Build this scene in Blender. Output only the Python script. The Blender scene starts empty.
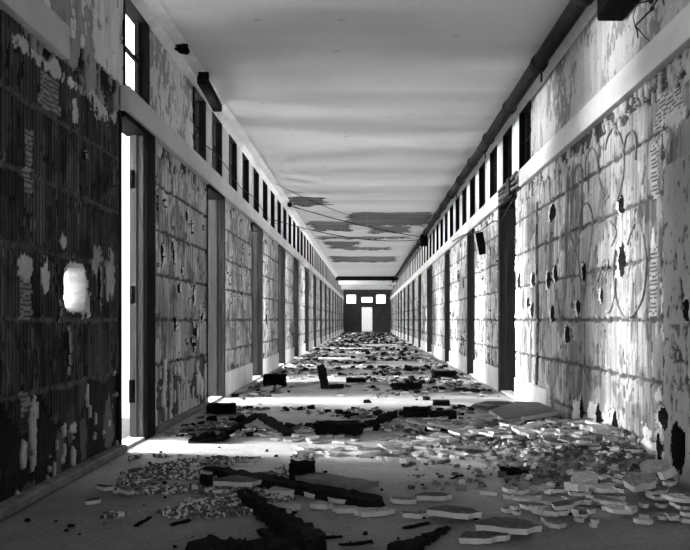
import bpy, bmesh, math, random
import numpy as np
from mathutils import Vector, Matrix, noise as mnoise

SC = bpy.context.scene
COL = SC.collection
rnd = random.Random(7)

# ------------------------------------------------------------------ camera
CAMZ = 0.88
cam_d = bpy.data.cameras.new('camera')
cam = bpy.data.objects.new('camera', cam_d)
COL.objects.link(cam)
cam.location = (0, 0, CAMZ)
cam.rotation_euler = (math.pi / 2, 0, 0)
cam_d.sensor_width = 36.0
cam_d.lens = 36.0 * 700 / 690
cam_d.shift_x = -22 / 690
cam_d.shift_y = 45 / 690
cam_d.clip_start = 0.05
cam_d.clip_end = 400
SC.camera = cam

# ------------------------------------------------------------------ world, exposure
SC.view_settings.view_transform = 'Standard'
SC.view_settings.look = 'None'
SC.view_settings.gamma = 1.0
SC.view_settings.exposure = 1.2
SC.view_settings.use_curve_mapping = False
w = bpy.data.worlds.new('world')
SC.world = w
w.use_nodes = True
bg = w.node_tree.nodes['Background']
bg.inputs[0].default_value = (1, 1, 1, 1)
bg.inputs[1].default_value = 2.5

# ------------------------------------------------------------------ plan of the place (metres)
HX = 1.65            # half width of the corridor
WT = 0.10            # thickness of its walls
BZ0, BZ1 = 2.28, 2.46    # the pale band over the doors
CZ = 3.2             # ceiling
LZ = 4.6             # unseen ceiling of the left rooms, raised so their lamps sit high
YS, YE = -3.0, 49.0
DW = 0.76
LDOORS = [(4.68, 5.19), (7.22, 7.95), (10.04, 10.85), (13.0, 13.85), (15.7, 16.5)] + [(18.6 + 2.9 * k, 19.4 + 2.9 * k) for k in range(10)]
RDOORS = [(7.80, 8.60), (10.75, 11.3), (13.95, 14.55), (17.7, 18.9)] + [(21.3 + 2.95 * k, 22.1 + 2.95 * k) for k in range(9)]
LXTRA = [(.3, .8), (1.2, 1.7), (2.1, 2.6)]  # unseen openings added to let light onto the near ceiling and right wall
LWIN = [(4.74, 5.30), (6.66, 7.16)] + [(7.46 + .905 * k, 7.96 + .905 * k) for k in range(44)]
RWIN = [(7.06 + .905 * k, 7.58 + .905 * k) for k in range(45)]

# daylight coming in by the windows of the rooms on either side
def day(name, side, y, power, sx, sz, z, x=5.2, tilt=0.0):
    d = bpy.data.lights.new(name, 'AREA'); d.shape = 'RECTANGLE'
    d.size = sx; d.size_y = sz; d.energy = power
    o = bpy.data.objects.new(name, d); COL.objects.link(o)
    o.location = (side * x, y, z)
    o.rotation_euler = (math.pi / 2, 0, math.radians(-90 if side < 0 else 90))
    if side < 0:
        o.rotation_euler = Matrix.Rotation(tilt, 3, 'Z').to_4x4().to_3x3().to_euler() if False else (math.pi / 2, 0, -math.pi / 2 + tilt)
    return o

LROOM = [4.0, 6.35, 9.0, 11.9, 14.8, 17.6, 20.4, 23.3, 26.2, 29.1, 32.0, 34.9, 37.8, 40.7, 43.6, 46.5, 49.0]
RROOM = [6.4, 9.7, 12.6, 15.7, 19.6, 23.2, 26.2, 29.1, 32.0, 35.0, 37.9, 40.9, 43.9, 46.9, 49.0]
LROOM[0] = 2.95
for k in range(len(LROOM) - 1):
    c = (LDOORS[k][0] + LDOORS[k][1]) / 2 if k < len(LDOORS) else (LROOM[k] + LROOM[k + 1]) / 2
    day('room_daylight', -1, c + (1.0 if k == 0 else .1), 2000 if k == 0 else 1350, (2.1, 1.2, 1.5)[k] if k < 3 else 2.0, 2.2, 2.9, 8.2)
for k in range(len(RROOM) - 1):
    c = (RDOORS[k][0] + RDOORS[k][1]) / 2 if k < len(RDOORS) else (RROOM[k] + RROOM[k + 1]) / 2
    day('room_daylight', 1, c, 110 if k == 0 else 520, 2.0, 1.4, 2.2, 8.2)
day('room_daylight', -1, 1.1, 420, 2.6, 2.2, 2.9, 8.2)  # added lamp, lights near right wall and ceiling through the unseen openings
# fill lamp added behind the camera, lights edges that face it
d = bpy.data.lights.new('back_fill', 'AREA'); d.shape = 'RECTANGLE'; d.size = 2.2; d.size_y = 1.8; d.energy = 30
o = bpy.data.objects.new('back_fill', d); COL.objects.link(o)
o.location = (0.2, YS + .1, 1.3); o.rotation_euler = (math.radians(90), 0, math.radians(-8))

# ------------------------------------------------------------------ materials
def grey(v): return (v, v, v, 1)

def mat(name, lo, hi, scale=8, rough=.9, bump=.3, bscale=40, stretch=(1, 1, 1), metal=0):
    m = bpy.data.materials.new(name); m.use_nodes = True
    nt = m.node_tree; b = nt.nodes['Principled BSDF']
    tc = nt.nodes.new('ShaderNodeTexCoord'); mp = nt.nodes.new('ShaderNodeMapping')
    mp.inputs['Scale'].default_value = stretch
    nt.links.new(tc.outputs['Object'], mp.inputs[0])
    n = nt.nodes.new('ShaderNodeTexNoise'); n.inputs['Scale'].default_value = scale; n.inputs['Detail'].default_value = 6
    n.inputs['Roughness'].default_value = .65
    nt.links.new(mp.outputs[0], n.inputs[0])
    r = nt.nodes.new('ShaderNodeValToRGB')
    r.color_ramp.elements[0].position = .33; r.color_ramp.elements[0].color = grey(lo)
    r.color_ramp.elements[1].position = .67; r.color_ramp.elements[1].color = grey(hi)
    nt.links.new(n.outputs[0], r.inputs[0]); nt.links.new(r.outputs[0], b.inputs['Base Color'])
    b.inputs['Roughness'].default_value = rough; b.inputs['Metallic'].default_value = metal
    b.inputs['Specular IOR Level'].default_value = .25 if hi > .05 else .06
    n2 = nt.nodes.new('ShaderNodeTexNoise'); n2.inputs['Scale'].default_value = bscale; n2.inputs['Detail'].default_value = 4
    nt.links.new(mp.outputs[0], n2.inputs[0])
    bp = nt.nodes.new('ShaderNodeBump'); bp.inputs['Strength'].default_value = bump; bp.inputs['Distance'].default_value = .01
    nt.links.new(n2.outputs[0], bp.inputs['Height']); nt.links.new(bp.outputs[0], b.inputs['Normal'])
    return m

def mat_attr(name, rough=.88, bump=.35, bscale=60, grain=.14, gscale=90):
    """colour from the mesh (tile, mortar, soot, paint, some painted light and shade), plus a fine procedural grain"""
    m = bpy.data.materials.new(name); m.use_nodes = True
    nt = m.node_tree; b = nt.nodes['Principled BSDF']
    at = nt.nodes.new('ShaderNodeAttribute'); at.attribute_name = 'tone'
    tc = nt.nodes.new('ShaderNodeTexCoord')
    n = nt.nodes.new('ShaderNodeTexNoise'); n.inputs['Scale'].default_value = gscale; n.inputs['Detail'].default_value = 5
    nt.links.new(tc.outputs['Object'], n.inputs[0])
    mr = nt.nodes.new('ShaderNodeMapRange'); mr.inputs[1].default_value = .3; mr.inputs[2].default_value = .7
    mr.inputs[3].default_value = 1 - grain; mr.inputs[4].default_value = 1 + grain
    nt.links.new(n.outputs[0], mr.inputs[0])
    mx = nt.nodes.new('ShaderNodeVectorMath'); mx.operation = 'MULTIPLY'
    nt.links.new(at.outputs['Color'], mx.inputs[0]); nt.links.new(mr.outputs[0], mx.inputs[1])
    nt.links.new(mx.outputs[0], b.inputs['Base Color'])
    b.inputs['Roughness'].default_value = rough; b.inputs['Specular IOR Level'].default_value = .25
    n2 = nt.nodes.new('ShaderNodeTexNoise'); n2.inputs['Scale'].default_value = bscale; n2.inputs['Detail'].default_value = 5
    nt.links.new(tc.outputs['Object'], n2.inputs[0])
    bp = nt.nodes.new('ShaderNodeBump'); bp.inputs['Strength'].default_value = bump; bp.inputs['Distance'].default_value = .01
    nt.links.new(n2.outputs[0], bp.inputs['Height']); nt.links.new(bp.outputs[0], b.inputs['Normal'])
    return m

M = dict(
    wall=mat_attr('worn_clay_tile'),
    ceil=mat_attr('ceiling_paint', bump=.12, bscale=30, grain=.06, gscale=40),
    floor=mat_attr('dusty_concrete', bump=.35, bscale=55, grain=.22, gscale=55, rough=.8),
    room=mat('room_plaster', .72, .85, 3, bump=.1),
    roomdark=mat('room_dark', .10, .16, 3, bump=.1),  # plain dark tone for the back wall and lower end wall
    frame=mat('dark_door_steel', .022, .045, 4, .7, .1, 60, (1, 1, .5)),
    jamb=mat('grey_door_steel', .04, .06, 3, .6, .1, 60, (1, 1, .6)),
    sash=mat('black_sash_wood', .003, .008, 12, .8),
    mull=mat('white_mullion_paint', .50, .75, 12, .8, .2, 60, (1, 1, .4)),
    band=mat('pale_band_plaster', .48, .62, 3, .85, .15, 50, (1, .6, 1)),
    base=mat('white_baseboard_paint', .55, .78, 5, .8, .2, 40, (1, 1, .5)),
    kerb=mat('dusty_kerb', .10, .24, 14, .9, .4),
    cove=mat('pale_cove', .68, .85, 8, .85, .15),  # paler than the ceiling it edges
    pipe=mat('dark_pipe_iron', .004, .022, 12, .7, .3, 60),
    black=mat('charred_black', .002, .008, 20, .85, .8, 60),
    char=mat('charred_timber', .003, .016, 14, .8, .8, 50, (1, 6, 1)),
    slab=mat('broken_slab', .07, .26, 9, .9, .4, 60),
    slab2=mat('pale_plaster_chip', .22, .5, 10, .9, .4, 60),
    slab3=mat('dark_slab', .04, .12, 9, .9, .4, 60),
    edge=mat('pale_broken_edge', .48, .66, 30, .9, .4, 80),
    grav=mat('plaster_crumbs', .06, .62, 45, .95, .5, 90),
    board=mat('grey_board', .10, .19, 6, .85, .3, 50, (1, 5, 1)),
    wire=mat('black_wire', .012, .03, 20, .7),
    metal=mat('scuffed_metal', .05, .22, 30, .45, .3, 60, metal=.5),
    graff=mat('graffiti_paint', .12, .26, 30, .8, .2),
    lens=mat('lamp_glass', .4, .6, 20, .3),
)

# ------------------------------------------------------------------ helpers
def tag(o, label=None, cat=None, group=None, kind=None):
    if label: o['label'] = label
    if cat: o['category'] = cat
    if group: o['group'] = group
    if kind: o['kind'] = kind
    return o

def link(name, me, mats, parent=None, loc=None, rot=None):
    o = bpy.data.objects.new(name, me); COL.objects.link(o)
    for m in (mats if isinstance(mats, (list, tuple)) else [mats]):
        if m is not None: me.materials.append(m)
    if loc is not None: o.location = loc
    if rot is not None: o.rotation_euler = rot
    if parent is not None: o.parent = parent
    return o

def empty(name, loc=(0, 0, 0), rot=(0, 0, 0), parent=None):
    o = bpy.data.objects.new(name, None); COL.objects.link(o)
    o.location = loc; o.rotation_euler = rot; o.empty_display_size = .1
    if parent is not None: o.parent = parent
    return o

def bm_obj(name, bm, mats, parent=None, loc=None, rot=None):
    me = bpy.data.meshes.new(name); bm.normal_update(); bm.to_mesh(me); bm.free()
    return link(name, me, mats, parent, loc, rot)

def add_box(bm, x0, x1, y0, y1, z0, z1, mi=0):
    v = [bm.verts.new((x, y, z)) for x in (x0, x1) for y in (y0, y1) for z in (z0, z1)]
    fs = []
    for q in ((0, 1, 3, 2), (4, 6, 7, 5), (0, 4, 5, 1), (2, 3, 7, 6), (0, 2, 6, 4), (1, 5, 7, 3)):
        f = bm.faces.new([v[i] for i in q]); f.material_index = mi; fs.append(f)
    return v

def box_obj(name, dims, m, parent=None, bevel=.004, **k):
    bm = bmesh.new(); add_box(bm, *dims)
    if bevel: bmesh.ops.bevel(bm, geom=bm.edges[:], offset=bevel, segments=1, affect='EDGES')
    return bm_obj(name, bm, m, parent, **k)

def tube_bm(bm, pts, rad, n=8, cap=True):
    pts = [Vector(p) for p in pts]
    rs = rad if isinstance(rad, (list, tuple)) else [rad] * len(pts)
    prev = None
    for i, p in enumerate(pts):
        t = (pts[min(i + 1, len(pts) - 1)] - pts[max(i - 1, 0)]).normalized()
        up = Vector((0, 0, 1)) if abs(t.z) < .9 else Vector((1, 0, 0))
        a = t.cross(up).normalized(); b = a.cross(t)
        ring = [bm.verts.new(p + (a * math.cos(2 * math.pi * k / n) + b * math.sin(2 * math.pi * k / n)) * rs[i]) for k in range(n)]
        if prev:
            for k in range(n):
                f = bm.faces.new((prev[k], prev[(k + 1) % n], ring[(k + 1) % n], ring[k])); f.smooth = True
        elif cap: bm.faces.new(ring[::-1])
        prev = ring
    if cap: bm.faces.new(prev)

def cable(p0, p1, sag, r, n=20):
    p0, p1 = Vector(p0), Vector(p1)
    bm = bmesh.new()
    tube_bm(bm, [p0.lerp(p1, t / n) - Vector((0, 0, sag * 4 * (t / n) * (1 - t / n))) for t in range(n + 1)], r, 6)
    return bm

# ---- numpy value noise
def _h(i, j, s):
    n = (i.astype(np.int64) * 374761393 + j.astype(np.int64) * 668265263 + s * 974711) & 0x7fffffff
    n = (n ^ (n >> 13)) * 1274126177 & 0x7fffffff
    n = (n ^ (n >> 16)) & 0xffff
    return n / 65535.0

def vn(u, v, s=0):
    i = np.floor(u); j = np.floor(v); fu = u - i; fv = v - j
    fu = fu * fu * (3 - 2 * fu); fv = fv * fv * (3 - 2 * fv)
    a = _h(i, j, s); b = _h(i + 1, j, s); c = _h(i, j + 1, s); d = _h(i + 1, j + 1, s)
    return (a * (1 - fu) + b * fu) * (1 - fv) + (c * (1 - fu) + d * fu) * fv

def fbm(u, v, s=0, o=4):
    t = 0; a = .5; n = 0
    for k in range(o):
        t = t + a * vn(u * 2 ** k, v * 2 ** k, s + k * 17); n += a; a *= .55
    return t / n

def sm(x, a, b):
    t = np.clip((x - a) / (b - a), 0, 1); return t * t * (3 - 2 * t)

class Acc:
    def __init__(s): s.v = []; s.f = []; s.c = []; s.n = 0
    def grid(s, P, C, flip, cut=None):
        n, m = P.shape[:2]
        idx = np.arange(n * m).reshape(n, m) + s.n
        q = np.stack([idx[:-1, :-1], idx[1:, :-1], idx[1:, 1:], idx[:-1, 1:]], -1).reshape(-1, 4)
        if cut is not None:
            k_ = cut[:-1, :-1] & cut[1:, :-1] & cut[1:, 1:] & cut[:-1, 1:]; q = q[~k_.reshape(-1)]
        if flip: q = q[:, ::-1]
        s.v.append(P.reshape(-1, 3)); s.f.append(q); s.c.append(C.reshape(-1)); s.n += n * m
    def box(s, x0, x1, y0, y1, z0, z1, c):
        P = np.array([(x, y, z) for x in (x0, x1) for y in (y0, y1) for z in (z0, z1)], float)
        q = np.array([(0, 1, 3, 2), (4, 6, 7, 5), (0, 4, 5, 1), (2, 3, 7, 6), (0, 2, 6, 4), (1, 5, 7, 3)]) + s.n
        s.v.append(P); s.f.append(q); s.c.append(np.full(8, c, float)); s.n += 8
    def build(s, name, m, smooth=False):
        V = np.concatenate(s.v); F = np.concatenate(s.f); C = np.concatenate(s.c)
        me = bpy.data.meshes.new(name)
        me.vertices.add(len(V)); me.vertices.foreach_set('co', V.astype(np.float32).ravel())
        me.loops.add(len(F) * 4); me.loops.foreach_set('vertex_index', F.astype(np.int32).ravel())
        me.polygons.add(len(F))
        me.polygons.foreach_set('loop_start', np.arange(0, len(F) * 4, 4, dtype=np.int32))
        me.polygons.foreach_set('loop_total', np.full(len(F), 4, np.int32))
        me.update(calc_edges=True); me.validate()
        a = me.color_attributes.new('tone', 'FLOAT_COLOR', 'CORNER')
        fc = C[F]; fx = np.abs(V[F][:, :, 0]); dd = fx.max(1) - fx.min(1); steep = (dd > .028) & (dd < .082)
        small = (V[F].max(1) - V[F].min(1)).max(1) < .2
        fc = np.where((steep & small)[:, None], fc.min(1)[:, None], fc)     # steep sides of a hole painted dark, as the shade inside it
        rgba = np.ones((len(F) * 4, 4), np.float32); rgba[:, :3] = np.clip(fc.reshape(-1), 0, 1)[:, None]
        a.data.foreach_set('color', rgba.ravel())
        return link(name, me, m)

# points on the two wall faces that features sit at: (distance along the corridor, height)
def wr(px, py):
    Y = 1155.0 / abs(px - 367); return Y, CAMZ + (320 - py) * Y / 700
wl = wr
def fl(px, py, z=0.0):
    Y = 700 * (CAMZ - z) / (py - 320); return ((px - 367) * Y / 700, Y)

def from_px(rects):
    """rects on a wall as (px0, px1, py0, py1, ...) -> (yc, zc, hy, hz, ...)"""
    out = []
    for r in rects:
        ya, yb = 1155.0 / abs(r[0] - 367), 1155.0 / abs(r[1] - 367)
        yc = (ya + yb) / 2
        z0 = CAMZ + (320 - r[3]) * yc / 700; z1 = CAMZ + (320 - r[2]) * yc / 700
        out.append((yc, (z0 + z1) / 2, abs(ya - yb) / 2, (z1 - z0) / 2) + tuple(r[4:]))
    return out

# ------------------------------------------------------------------ tiled wall surface
def tile_surface(Y, Z, seed, base=.5, holes=(), flakes=(), combs=(), ztop=BZ0, zbare=0.0, rib=.0015, nholes=0, bottom=0.0, dens=.5, y0=0, y1=1, topk=1.0, bthr=.61):
    row = np.floor((Z - .17) / .355); fr = (Z - .17) / .355 - row
    wob = (vn(Y / .09, Z * 0 + row * 3.1, seed) - .5) * .02
    dj = np.minimum(fr, 1 - fr) * .355 + wob * .7
    cw = .315
    off = _h(row, row * 0, seed + 3) * .12
    cc = (Y + off) / cw; ci = np.floor(cc); fc = (cc - ci) * cw
    sub = np.floor(fc / (cw / 3.0)); fs = fc - sub * cw / 3
    tone = base * (.82 + .36 * _h(ci, row, seed)) * (.9 + .2 * _h(ci * 3 + sub, row, seed + 5))
    big = fbm(Y / .7, Z / .9, seed + 9, 4)
    streak = vn(Y / .011, Z / .30, seed + 11); streak2 = vn(Y / .03, Z / .5, seed + 12)
    tone = tone * (.25 + 1.5 * big) * (.50 + .54 * streak + .46 * streak2)
    drip = vn(Y / .07, Z / .8, seed + 13) * .5 + vn(Y / .025, Z / .22, seed + 14) * .5
    tone = tone * (1 - .62 * sm(drip, .52, .72) * sm(big, .35, .6))
    blot = fbm(Y / .13, Z / .22, seed + 15, 4); tone = tone * (1 - .5 * sm(blot, .54, .62))
    dep = .0 + .006 * (_h(ci, row, seed + 21) - .5) + rib * np.sin(2 * np.pi * Y / .034)
    if rib > .003: tone = tone * (.55 + .9 * (np.sin(2 * np.pi * Y / .034) > .2))
    # sub-rib grooves and pale arrises
    g = np.abs(fs - .004) < .004
    gm = _h(ci * 3 + sub, row, seed + 31) > .45
    tone = np.where(g & gm, tone * 1.35, tone); g2 = (np.abs(fs - .013) < .005) & gm
    tone = np.where(g2, tone * .55, tone); dep = dep + np.where(g2, .006, 0)
    # speckle and scars
    sp = vn(Y / .018, Z / .05, seed + 41) * (.5 + .5 * vn(Y / .2, Z / .2, seed + 42))
    tone = np.where(sp > .66, tone * .32, tone); dep = dep + np.where(sp > .66, .006, 0)
    sp2 = vn(Y / .03, Z / .09, seed + 43) * (.4 + .6 * fbm(Y / .35, Z / .3, seed + 44))
    tone = np.where(sp2 > .60, np.minimum(tone * 1.4, .75), tone); dep = dep - np.where(sp2 > .60, .005, 0)
    # joints
    jw = .004 + .020 * vn(Y / .05, row * 7.7, seed + 51)
    jm = (dj < jw); tone = np.where(jm, .035 + .1 * streak, tone); dep = dep + np.where(jm, .012, 0)
    cm = (fc < .004 + .006 * vn(Z / .06, ci, seed + 52)) & (_h(ci, row, seed + 53) > .25)
    tone = np.where(cm, .05, tone); dep = dep + np.where(cm, .01, 0)
    # comb-scored strips left by the old bedding
    for (yc, zc, hy, hz) in combs:
        ragged = (vn(Z / .03, Y * 0 + yc, seed + 60) - .5) * .5
        m = (np.abs(Y - yc) / hy + ragged < 1) & (np.abs(Z - zc) < hz)
        rung = np.sin(2 * np.pi * Z / .026 + 1.5 * np.sin(Y * 30)) > -.3
        tone = np.where(m, np.where(rung, max(base * 1.6, .28), .06), tone); dep = np.where(m, dep - .004 * rung + .004, dep)
    # flakes of plaster still sticking
    for fl_ in flakes:
        yc, zc, hy, hz, ft = fl_
        e = ((Y - yc) / hy) ** 2 + ((Z - zc) / hz) ** 2 + (fbm(Y / .028, Z / .045, seed + 71, 4) - .5) * 3.2
        m = e < 1
        tone = np.where(m, ft * (.8 + .4 * fbm(Y / .04, Z / .04, seed + 72, 2)), tone); dep = np.where(m, -.004, dep)
    # ragged plaster edge below the band
    t = (ztop - Z) / topk
    rag = fbm(Y / .045, Z / .09, seed + 81, 4)
    top = (t < .09 + .10 * vn(Y / .15, Z * 0, seed + 82)) & (t > -1)
    tm = top & (rag > .53); td = top & ~tm
    tone = np.where(tm, max(base, .3) * (.7 + .6 * rag), np.where(td, tone * .16, tone)); dep = np.where(tm, -.003, np.where(td, .016, dep))  # recesses below the band also painted dark, as its shadow gap
    # bottom edge eaten away
    if bottom > 0:
        rg = fbm(Y / .045, Z / .22, seed + 91, 4)
        bz = bottom * (.55 + .9 * vn(Y / .22, Z * 0, seed + 92))
        bt = Z < bz
        bm_ = bt & (rg > bthr); bd = bt & ~bm_
        tone = np.where(bm_, max(base * 1.3, .5), np.where(bd, tone * .18, tone)); dep = np.where(bm_, -.002, np.where(bd, .018, dep))
    # holes knocked through the tile faces
    hs = list(holes)
    rr = random.Random(seed)
    for k in range(nholes):
        hs.append((rr.uniform(y0 + .1, y1 - .1), rr.uniform(.45, 1.9), rr.uniform(.025, .075), rr.uniform(.03, .10), rr.uniform(.04, .07)))
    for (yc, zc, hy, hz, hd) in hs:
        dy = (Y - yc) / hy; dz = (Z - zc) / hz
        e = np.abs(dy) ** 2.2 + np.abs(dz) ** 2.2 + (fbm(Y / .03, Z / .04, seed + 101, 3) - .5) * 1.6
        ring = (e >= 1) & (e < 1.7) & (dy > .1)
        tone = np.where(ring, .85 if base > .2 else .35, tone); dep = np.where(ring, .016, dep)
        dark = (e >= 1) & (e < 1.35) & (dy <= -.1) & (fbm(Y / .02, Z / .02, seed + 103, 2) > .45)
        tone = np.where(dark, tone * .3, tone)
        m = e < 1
        tone = np.where(m, .012, tone); dep = np.where(m, hd, dep)  # hole interior painted near black, to look shaded
    return dep, tone

def wall_sheet(acc, side, y0, y1, z0, z1, dy, dz, fn, gap=None):
    ys = np.linspace(y0, y1, max(3, int((y1 - y0) / dy))); zs = np.linspace(z0, z1, max(3, int((z1 - z0) / dz)))
    Y, Z = np.meshgrid(ys, zs, indexing='ij')
    dep, tone = fn(Y, Z)
    # close the rim back into the wall
    Yp = np.pad(Y, 1, mode='edge'); Zp = np.pad(Z, 1, mode='edge')
    Dp = np.pad(dep, 1, constant_values=.10); Tp = np.pad(tone, 1, mode='edge')
    P = np.stack([side * (HX + Dp), Yp, Zp], -1)
    acc.grid(P, Tp, side > 0, None if gap is None else (Dp > .099) & (Yp > y0) & (Yp < y1) & (Zp > z0) & (Zp < z1))
    bx = sorted((side * (HX + .09), side * (HX + WT)))
    if gap is None:
        acc.box(bx[0], bx[1], y0, y1, z0, z1, .06)
    else:
        ga, gb, gc, gd = gap
        for q in ((y0, ga, z0, z1), (gb, y1, z0, z1), (ga, gb, z0, gc), (ga, gb, gd, z1)): acc.box(bx[0], bx[1], *q, .06)

def plaster(seed, base, rough=.5, zone=None):
    def f(Y, Z):
        b = fbm(Y / .35, Z / .5, seed, 5); s = fbm(Y / .04, Z / .09, seed + 5, 4)
        peel = (b * .55 + s * .55)
        thr = .60 - .13 * rough
        t = base * (.8 + .4 * fbm(Y / .5, Z / .7, seed + 8))
        m = peel > thr
        streak = vn(Y / .03, Z / .4, seed + 7)
        t = np.where(m, t * (.28 + .35 * s), t) * (.85 + .3 * streak)
        return np.where(m, .006, 0) + .004 * b, t
    return f

def build_wall(side):
    A = Acc()
    doors = LDOORS if side < 0 else RDOORS
    wins = LXTRA + LWIN if side < 0 else RWIN
    edges = []
    ya = YS
    for (a, b) in doors:
        edges.append((ya, a)); ya = b
    edges.append((ya, YE))
    for k, (a, b) in enumerate(edges):
        if b - a < .05: continue
        seed = 100 * k + (11 if side < 0 else 57)
        if side < 0 and k == 0:
            holes = [h + (.075,) for h in from_px([(97, 103, 262, 305), (58, 63, 300, 322), (82, 88, 150, 160), (66, 72, 325, 372)])]
            flakes = from_px([(82, 90, 290, 320, .5), (18, 32, 256, 280, .5), (42, 49, 260, 292, .55), (60, 65, 232, 250, .45),
                              (29, 36, 437, 458, .5), (59, 68, 428, 474, .62), (70, 77, 423, 443, .55), (83, 90, 411, 462, .62), (107, 116, 397, 450, .6),
                              (0, 5, 450, 486, .4), (67, 77, 78, 90, .6), (71, 78, 100, 123, .55), (81, 88, 64, 86, .5), (88, 108, 74, 116, .55), (108, 116, 88, 122, .5),
                              (12, 30, 36, 52, .5), (28, 46, 46, 62, .55), (42, 62, 58, 76, .55), (92, 102, 248, 276, .3), (106, 114, 250, 300, .35), (27, 40, 482, 492, .4)])
            combs = from_px([(25, 33, 130, 196), (20, 32, 276, 322), (22, 31, 390, 434), (40, 60, 78, 112)])
            for (p, q) in ((YS, .6), (1.4, 2.7)):  # unseen doorway gap added between the two, for the near lamp
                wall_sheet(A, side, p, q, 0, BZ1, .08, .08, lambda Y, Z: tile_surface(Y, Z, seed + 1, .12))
            (gy, gz, ghy, ghz), = from_px([(65, 86, 266, 310)])
            def nearleft(Y, Z):
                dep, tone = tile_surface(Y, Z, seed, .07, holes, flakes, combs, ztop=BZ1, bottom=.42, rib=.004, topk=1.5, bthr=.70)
                # the hole knocked right through into the lit room
                e = (np.abs(Y - gy) / ghy) ** 3 + (np.abs(Z - gz) / ghz) ** 3 + (fbm(Y / .03, Z / .05, 401, 3) - .5) * .9
                dep = np.where(e < 1, .10, np.where(e < 1.6, .004, dep)); tone = np.where(e < 1.5, .7, tone)
                return dep, tone
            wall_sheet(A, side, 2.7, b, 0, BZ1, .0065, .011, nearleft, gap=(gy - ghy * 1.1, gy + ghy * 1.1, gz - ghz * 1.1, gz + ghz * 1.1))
            continue
        if side > 0 and k == 0:
            H = from_px([(548, 555, 205, 221), (530, 535, 272, 286), (545, 550, 272, 288), (552, 557, 266, 282), (580, 587, 263, 281), (574, 580, 300, 315), (598, 603, 289, 303),
                         (563, 570, 326, 342), (549, 554, 306, 322), (525, 529, 297, 308), (529, 534, 303, 317), (616, 624, 198, 212), (616, 625, 243, 277), (516, 520, 273, 288),
                         (578, 583, 398, 430), (594, 600, 404, 436), (610, 618, 412, 448), (656, 669, 408, 428), (672, 686, 425, 472), (654, 661, 428, 474), (684, 690, 300, 318)])
            H = [h + (.07,) for h in H]
            flakes = from_px([(573, 579, 400, 432, .7), (588, 595, 404, 438, .7), (603, 611, 411, 452, .7), (640, 654, 428, 474, .72), (662, 671, 424, 456, .75), (665, 684, 109, 128, .62), (662, 671, 60, 78, .6), (648, 655, 72, 92, .6),
                              (612, 618, 100, 118, .6), (606, 611, 112, 122, .55), (660, 668, 128, 150, .6), (655, 663, 388, 402, .66), (651, 655, 230, 250, .8), (664, 674, 474, 486, .8)])
            combs = from_px([(651, 658, 142, 200), (650, 657, 246, 318), (656, 682, 76, 128)])
            def near(Y, Z):
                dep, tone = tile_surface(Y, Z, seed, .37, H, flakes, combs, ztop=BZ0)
                # plastered pier by the photographer, with its torn edge
                edge = 3.90 + .05 * (fbm(Z / .12, Z * 0 + 3, 5, 3) - .5)
                pm = (Y < edge) & (Z < BZ0 - .55)
                cr = np.abs(fbm(Y / .16, Z / .35, 77, 4) - .5) < .012
                pt = .34 * (.75 + .5 * fbm(Y / .2, Z / .35, 78, 4)); pt = np.where(cr, .06, pt)
                sp = vn(Y / .03, Z / .05, 79) > .86; pt = np.where(sp, .12, pt)
                keep = tone > .6
                flaky = dep < -.01; hole = dep > .025
                use = pm & ~flaky & ~hole
                tone = np.where(use, pt, tone); dep = np.where(use, -.006 + .01 * cr, dep)
                em = (np.abs(Y - edge) < .02) & (Z < BZ0 - .2) & (fbm(Y / .03, Z / .05, 80, 2) > .42)
                tone = np.where(em & ~hole, np.where(fbm(Z / .06, Y / .04, 81, 2) > .5, .72, .08), tone)
                # chased groove where a pipe once ran
                gy = 6.78 + .02 * np.sin(Z * 5)
                gm = (np.abs(Y - gy) < .05) & (Z < 2.02)
                tone = np.where(gm, tone * .28, tone); dep = np.where(gm, dep + .03, dep)
                return dep, tone
            wall_sheet(A, side, YS, 3.3, 0, BZ0, .08, .08, lambda Y, Z: tile_surface(Y, Z, seed + 1, .45))
            wall_sheet(A, side, 3.3, b, 0, BZ0, .0085, .011, near)
            continue
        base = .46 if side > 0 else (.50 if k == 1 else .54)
        mid = (a + b) / 2
        dy = .010 if mid < 7 else (.014 if mid < 12 else (.025 if mid < 20 else .05))
        dz = .014 if mid < 12 else (.025 if mid < 20 else .05)
        nh = 28 if (side < 0 and k == 1) else (20 if mid < 16 else 10)
        bt = .42 if (side < 0 and k == 1) else .30
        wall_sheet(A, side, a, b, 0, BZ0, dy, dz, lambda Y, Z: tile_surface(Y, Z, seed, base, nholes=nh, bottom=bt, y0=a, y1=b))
    # over-door strip behind the band
    x = sorted((side * (HX + .012), side * (HX + WT)))
    A.box(x[0], x[1], 4.71 if side < 0 else YS, YE, BZ0, BZ1 - .001, .10)
    # plaster panels between the clerestory lights
    segs = []; ya = YS
    for (a, b) in wins:
        if a > YE - .6: break
        segs.append((ya, a)); ya = b
    segs.append((ya, YE))
    for k, (a, b) in enumerate(segs):
        if b - a > .6:
            if k == 0:
                split = a + .01 if False else (b if side < 0 else 3.0)
                A.box(x[0], x[1], a, split, BZ1, CZ, .3)
                a = split
                if b - a < .05: continue
            bs = (.72 if b < 4.8 else .70) if side < 0 else .36
            wall_sheet(A, side, a, b, BZ1, CZ, .010, .010, plaster(300 + k + side, bs, .35 if side < 0 else .12))
        else:
            wide = (k % 6 == 3)
            xx = sorted((side * HX, side * (HX + WT)))
            A.box(xx[0], xx[1], a, b, BZ1, CZ, .62 if not wide else .75)
    # heads over the lights
    xx = sorted((side * (HX + .0), side * (HX + WT)))
    for (a, b) in wins:
        if a > YE - .6: break
        A.box(xx[0], xx[1], a, b, CZ - .06, CZ, .35)
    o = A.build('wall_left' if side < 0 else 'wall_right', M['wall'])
    tag(o, kind='structure')
    return o

build_wall(-1); build_wall(1)

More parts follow.
